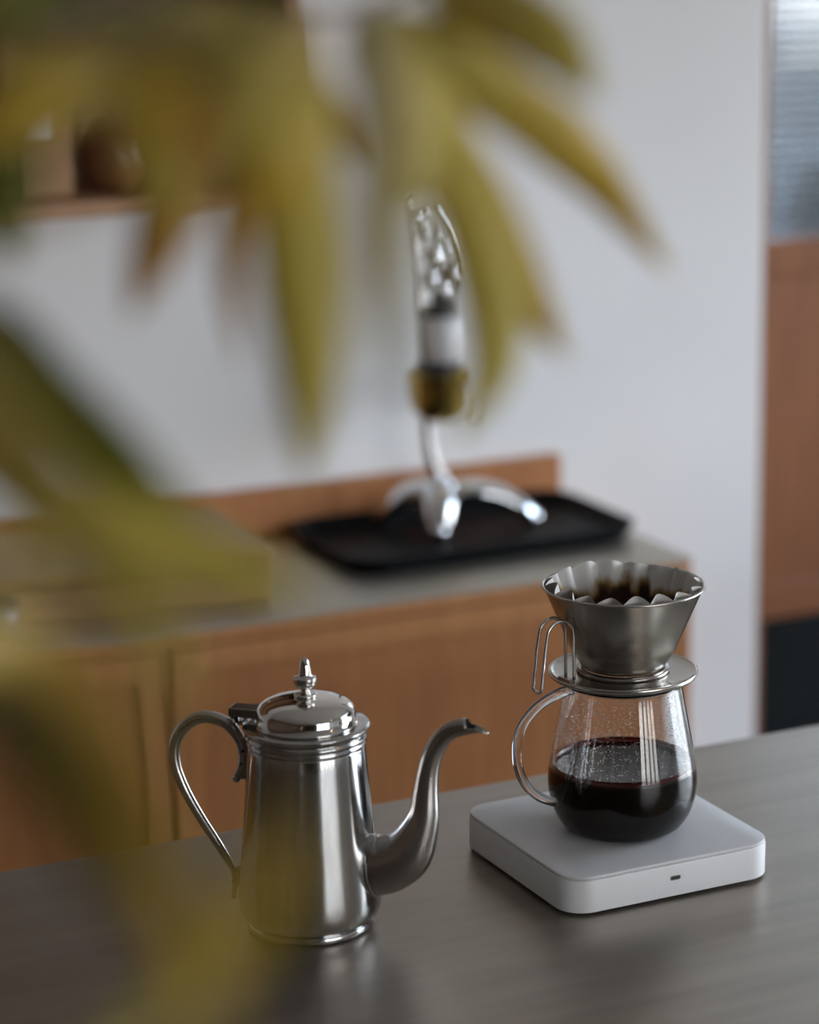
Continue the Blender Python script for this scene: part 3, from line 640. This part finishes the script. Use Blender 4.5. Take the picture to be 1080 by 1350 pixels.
# ================================================================ DRIPPER, FILTER, GROUNDS
dr = empty('coffee_dripper', SV+Vector((0, 0, 0)), label='stainless steel flat bottomed dripper with wire handle on the server', cat='coffee dripper')
pz = .1232
plate = [(.0300, pz-.0012), (.0400, pz-.0012), (.0520, pz-.0016), (.0540, pz-.0030), (.0552, pz-.0026), (.0562, pz-.0010), (.0560, pz+.0008), (.0548, pz+.0016), (.0534, pz+.0010), (.0520, pz+.0002), (.0400, pz), (.0340, pz), (.0300, pz)]
obj('plate', lathe_bm(plate, 96, closed=True), M['stainless'], dr, True)
# neck that seats the dripper in the server mouth
obj('seat_ring', lathe_bm([(.0300, pz-.0013), (.0405, pz-.0013), (.0402, pz-.0100), (.0396, pz-.0100), (.0396, pz-.0020), (.0300, pz-.0020)], 64, closed=True), M['stainless'], dr, True)
gask = [(.0305, pz+.0001), (.0345, pz+.0001), (.0352, pz+.0010), (.0350, pz+.0024), (.0338, pz+.0032), (.0318, pz+.0036), (.0305, pz+.0036)]
obj('base_ring', lathe_bm(gask, 64, closed=True), M['silver_dark'], dr, True)
cone = [(.0, pz+.0040), (.0306, pz+.0040), (.0318, pz+.0052), (.0330, pz+.0072), (.0384, .1396), (.0390, .1402), (.0394, .1412), (.0590, .1872), (.0598, .1876), (.0607, .1880), (.0614, .1888), (.0612, .1898), (.0604, .1902), (.0594, .1900), (.0588, .1894), (.0382, .1408), (.0322, pz+.0074), (.0300, pz+.0050), (0, pz+.0048)]
obj('cone', lathe_bm(cone, 128), M['stainless'], dr, True)
dd = Vector(DRDIR); ss = Vector(SIDE)
wq = cr([tuple(p) for p in WIRE], 6)
A_ = [dd*a+ss*.005+Vector((0, 0, z)) for a, z in wq]; B_ = [dd*a-ss*.005+Vector((0, 0, z)) for a, z in wq]
ub = [dd*(WIRE[0][0])+ss*(.005*math.cos(x))+Vector((0, 0, WIRE[0][1]-.003*math.sin(x))) for x in [PI*i/8 for i in range(1, 8)]]
obj('wire_handle', tube_bm(list(reversed(A_))+ub+B_, .00125, 10), M['wire'], dr, True)
obj('wire_clip', box_bm(-.0075, -.0030, -.0016, .0075, .0020, .0016, .0006), M['silver_dark'], dr).matrix_local = Matrix.Translation(dd*.0525+Vector((0, 0, pz+.0022))) @ Matrix.Rotation(math.atan2(ss.y, ss.x), 4, 'Z')

# paper filter: eighteen flutes
pm, nt, pb = new_mat('coffee_stained_paper')
pb.inputs['Roughness'].default_value = .9
tc = nt.nodes.new('ShaderNodeTexCoord'); sx_ = nt.nodes.new('ShaderNodeSeparateXYZ'); nz_ = nt.nodes.new('ShaderNodeTexNoise'); nz_.inputs['Scale'].default_value = 55; nz_.inputs['Detail'].default_value = 3
mp_ = nt.nodes.new('ShaderNodeMapping'); mp_.inputs['Scale'].default_value = (1, 1, .45)
ma = nt.nodes.new('ShaderNodeMath'); ma.operation = 'MULTIPLY_ADD'; ma.inputs[1].default_value = -.034; rp_ = nt.nodes.new('ShaderNodeValToRGB'); mr = nt.nodes.new('ShaderNodeMapRange')
nt.links.new(tc.outputs['Object'], sx_.inputs[0]); nt.links.new(tc.outputs['Object'], mp_.inputs[0]); nt.links.new(mp_.outputs[0], nz_.inputs['Vector'])
nt.links.new(nz_.outputs[0], ma.inputs[0]); nt.links.new(sx_.outputs['Z'], ma.inputs[2]); nt.links.new(ma.outputs[0], mr.inputs['Value'])
mr.inputs['From Min'].default_value = .148; mr.inputs['From Max'].default_value = .170; nt.links.new(mr.outputs[0], rp_.inputs[0]); nt.links.new(rp_.outputs[0], pb.inputs['Base Color'])
el = rp_.color_ramp.elements; el[0].position = .30; el[0].color = (.035, .014, .006, 1); el[1].position = .82; el[1].color = (.74, .72, .69, 1)
x_ = el.new(.42); x_.color = (.16, .075, .028, 1); x_ = el.new(.55); x_.color = (.42, .29, .14, 1)
b = bmesh.new(); NS, NR = 400, 16; rings = []
for j in range(NR+1):
    tz = j/NR; ring = []
    for i in range(NS):
        a = 2*PI*i/NS; ph = 18*a+.5*math.sin(3*a)+.3*math.sin(5*a+1); fl = .5-.5*math.cos(ph)     # 0 outside, 1 folded inwards
        fl = fl**.75
        rout = .0312+(.0584-.0312)*tz; amp = .0020+.0042*tz*(1+.35*math.sin(2*a+.7))
        z = pz+.0062+(.1885-pz-.0062)*tz + (tz**3)*(.0008+.0046*fl**.5*(1+.3*math.sin(4*a+2)))
        ring.append(b.verts.new(((rout-amp*fl)*math.cos(a), (rout-amp*fl)*math.sin(a), z)))
    rings.append(ring)
for A2, B2 in zip(rings[:-1], rings[1:]):
    for i in range(NS): b.faces.new((A2[i], A2[(i+1) % NS], B2[(i+1) % NS], B2[i]))
b.faces.new(rings[0][::-1])
pf = obj('paper_filter', b, pm, None, True, SV); tag(pf, 'fluted white paper filter stained brown inside the dripper', 'paper filter')
# wet grounds in the filter, dished in the middle
b = bmesh.new(); NR2, NS2 = 14, 120; rings = [[b.verts.new((0, 0, .1560))]]; rnd = random.Random(5)
for j in range(1, NR2+1):
    t_ = j/NR2
    rings.append([b.verts.new((.0425*t_*math.cos(2*PI*i/NS2), .0425*t_*math.sin(2*PI*i/NS2), .1560+.0075*t_**3+rnd.uniform(-.0004, .0004))) for i in range(NS2)])
low = [b.verts.new((v.co.x*.74, v.co.y*.74, pz+.012)) for v in rings[-1]]
for i in range(NS2): b.faces.new((rings[0][0], rings[1][i], rings[1][(i+1) % NS2]))
for A2, B2 in zip(rings[1:-1]+[rings[-1]], rings[2:]+[low]):
    for i in range(NS2): b.faces.new((A2[i], B2[i], B2[(i+1) % NS2], A2[(i+1) % NS2]))
b.faces.new(low); bmesh.ops.recalc_face_normals(b, faces=b.faces[:])
gr = obj('coffee_grounds', b, M['grounds'], None, True, SV); tag(gr, 'dark wet coffee grounds lying in the paper filter', 'coffee grounds', kind='stuff')

# ================================================================ PLANT IN THE FOREGROUND
VX_, VY_ = .170, .884
pl = empty('leafy_branches', (VX_, VY_, WT), label='blurred yellow green leafy branches in a vase close to the viewer', cat='plant')
O = Vector((VX_, VY_, WT))
obj('vase', lathe_bm([(0, 0), (.036, 0), (.044, .010), (.050, .06), (.046, .13), (.030, .19), (.020, .22), (.021, .245), (.025, .255), (.0215, .255), (.016, .235), (.016, .22), (.026, .19), (.040, .13), (.044, .06), (.036, .014), (0, .010)], 48), M['vase'], pl, True)
for i, s_ in enumerate(STEMS):
    pts = [Vector((VX_+.006*(i-1), VY_, WT+.03)), Vector((VX_+.003*(i-1), VY_, WT+.25))]+[Vector(p) for p in s_]
    q = cr([tuple(p-O) for p in pts], 5)
    obj('stem', tube_bm(q, [.0032-.0016*k_/len(q) for k_ in range(len(q))], 8), M['stem'], pl, True)
def leaf(pts, wid, kind, seed):
    rn = random.Random(seed); q = cr([tuple(Vector(p)-O) for p in pts], 4); n_ = len(q)
    b = bmesh.new(); uvl = b.loops.layers.uv.new('UVMap'); rows = []; tw = rn.uniform(-.5, .5)
    for i, p in enumerate(q):
        p = Vector(p); t_ = i/(n_-1); tt = (Vector(q[min(i+1, n_-1)])-Vector(q[max(i-1, 0)])).normalized()
        sd_ = tt.cross(FWD).normalized(); sd_.rotate(Matrix.Rotation(tw*(t_-.3), 3, tt)); nn = sd_.cross(tt)
        w_ = wid*min(1, (t_/.22)**.6 if t_ < .22 else 1)*(1-max(0, (t_-.5)/.5)**2.3)+.0006
        if t_ < .06: w_ = .0016
        row = []
        for s2 in (-1, -.5, 0, .5, 1):
            row.append((b.verts.new(p+sd_*w_*.5*s2*1.0-nn*(.16*w_*(1-abs(s2)))), t_, s2*.5+.5))
        rows.append(row)
    for A2, B2 in zip(rows[:-1], rows[1:]):
        for k_ in range(4):
            qd = (A2[k_], A2[k_+1], B2[k_+1], B2[k_]); f = b.faces.new([x[0] for x in qd])
            for lp_, x in zip(f.loops, qd): lp_[uvl].uv = (x[1], x[2])
    bmesh.ops.recalc_face_normals(b, faces=b.faces[:])
    o = obj('leaf', b, M['leaf%d' % kind], pl, True)
    s3 = o.modifiers.new('thickness', 'SOLIDIFY'); s3.thickness = .0003
for i, (pts, wid, kind) in enumerate(LEAVES): leaf(pts, wid, kind, i)

# ================================================================ PENDANT LAMP BEHIND THE PHOTOGRAPHER
pn = empty('pendant_lamp', (1.9, .2, 1.95), label='small warm pendant lamp hanging from the ceiling', cat='lamp')
obj('shade', lathe_bm([(.012, .16), (.03, .15), (.09, .06), (.11, .0), (.108, 0), (.088, .058), (.028, .147), (.012, .155)], 40, closed=True), M['dark'], pn, True)
obj('cord', tube_bm([(0, 0, .15), (0, 0, .65)], .003, 8), M['dark'], pn)
bm_, nt, pb = new_mat('warm_bulb'); pb.inputs['Emission Color'].default_value = (1, .62, .28, 1); pb.inputs['Emission Strength'].default_value = 28
obj('bulb', sphere_bm((0, 0, .05), .03), bm_, pn, True)
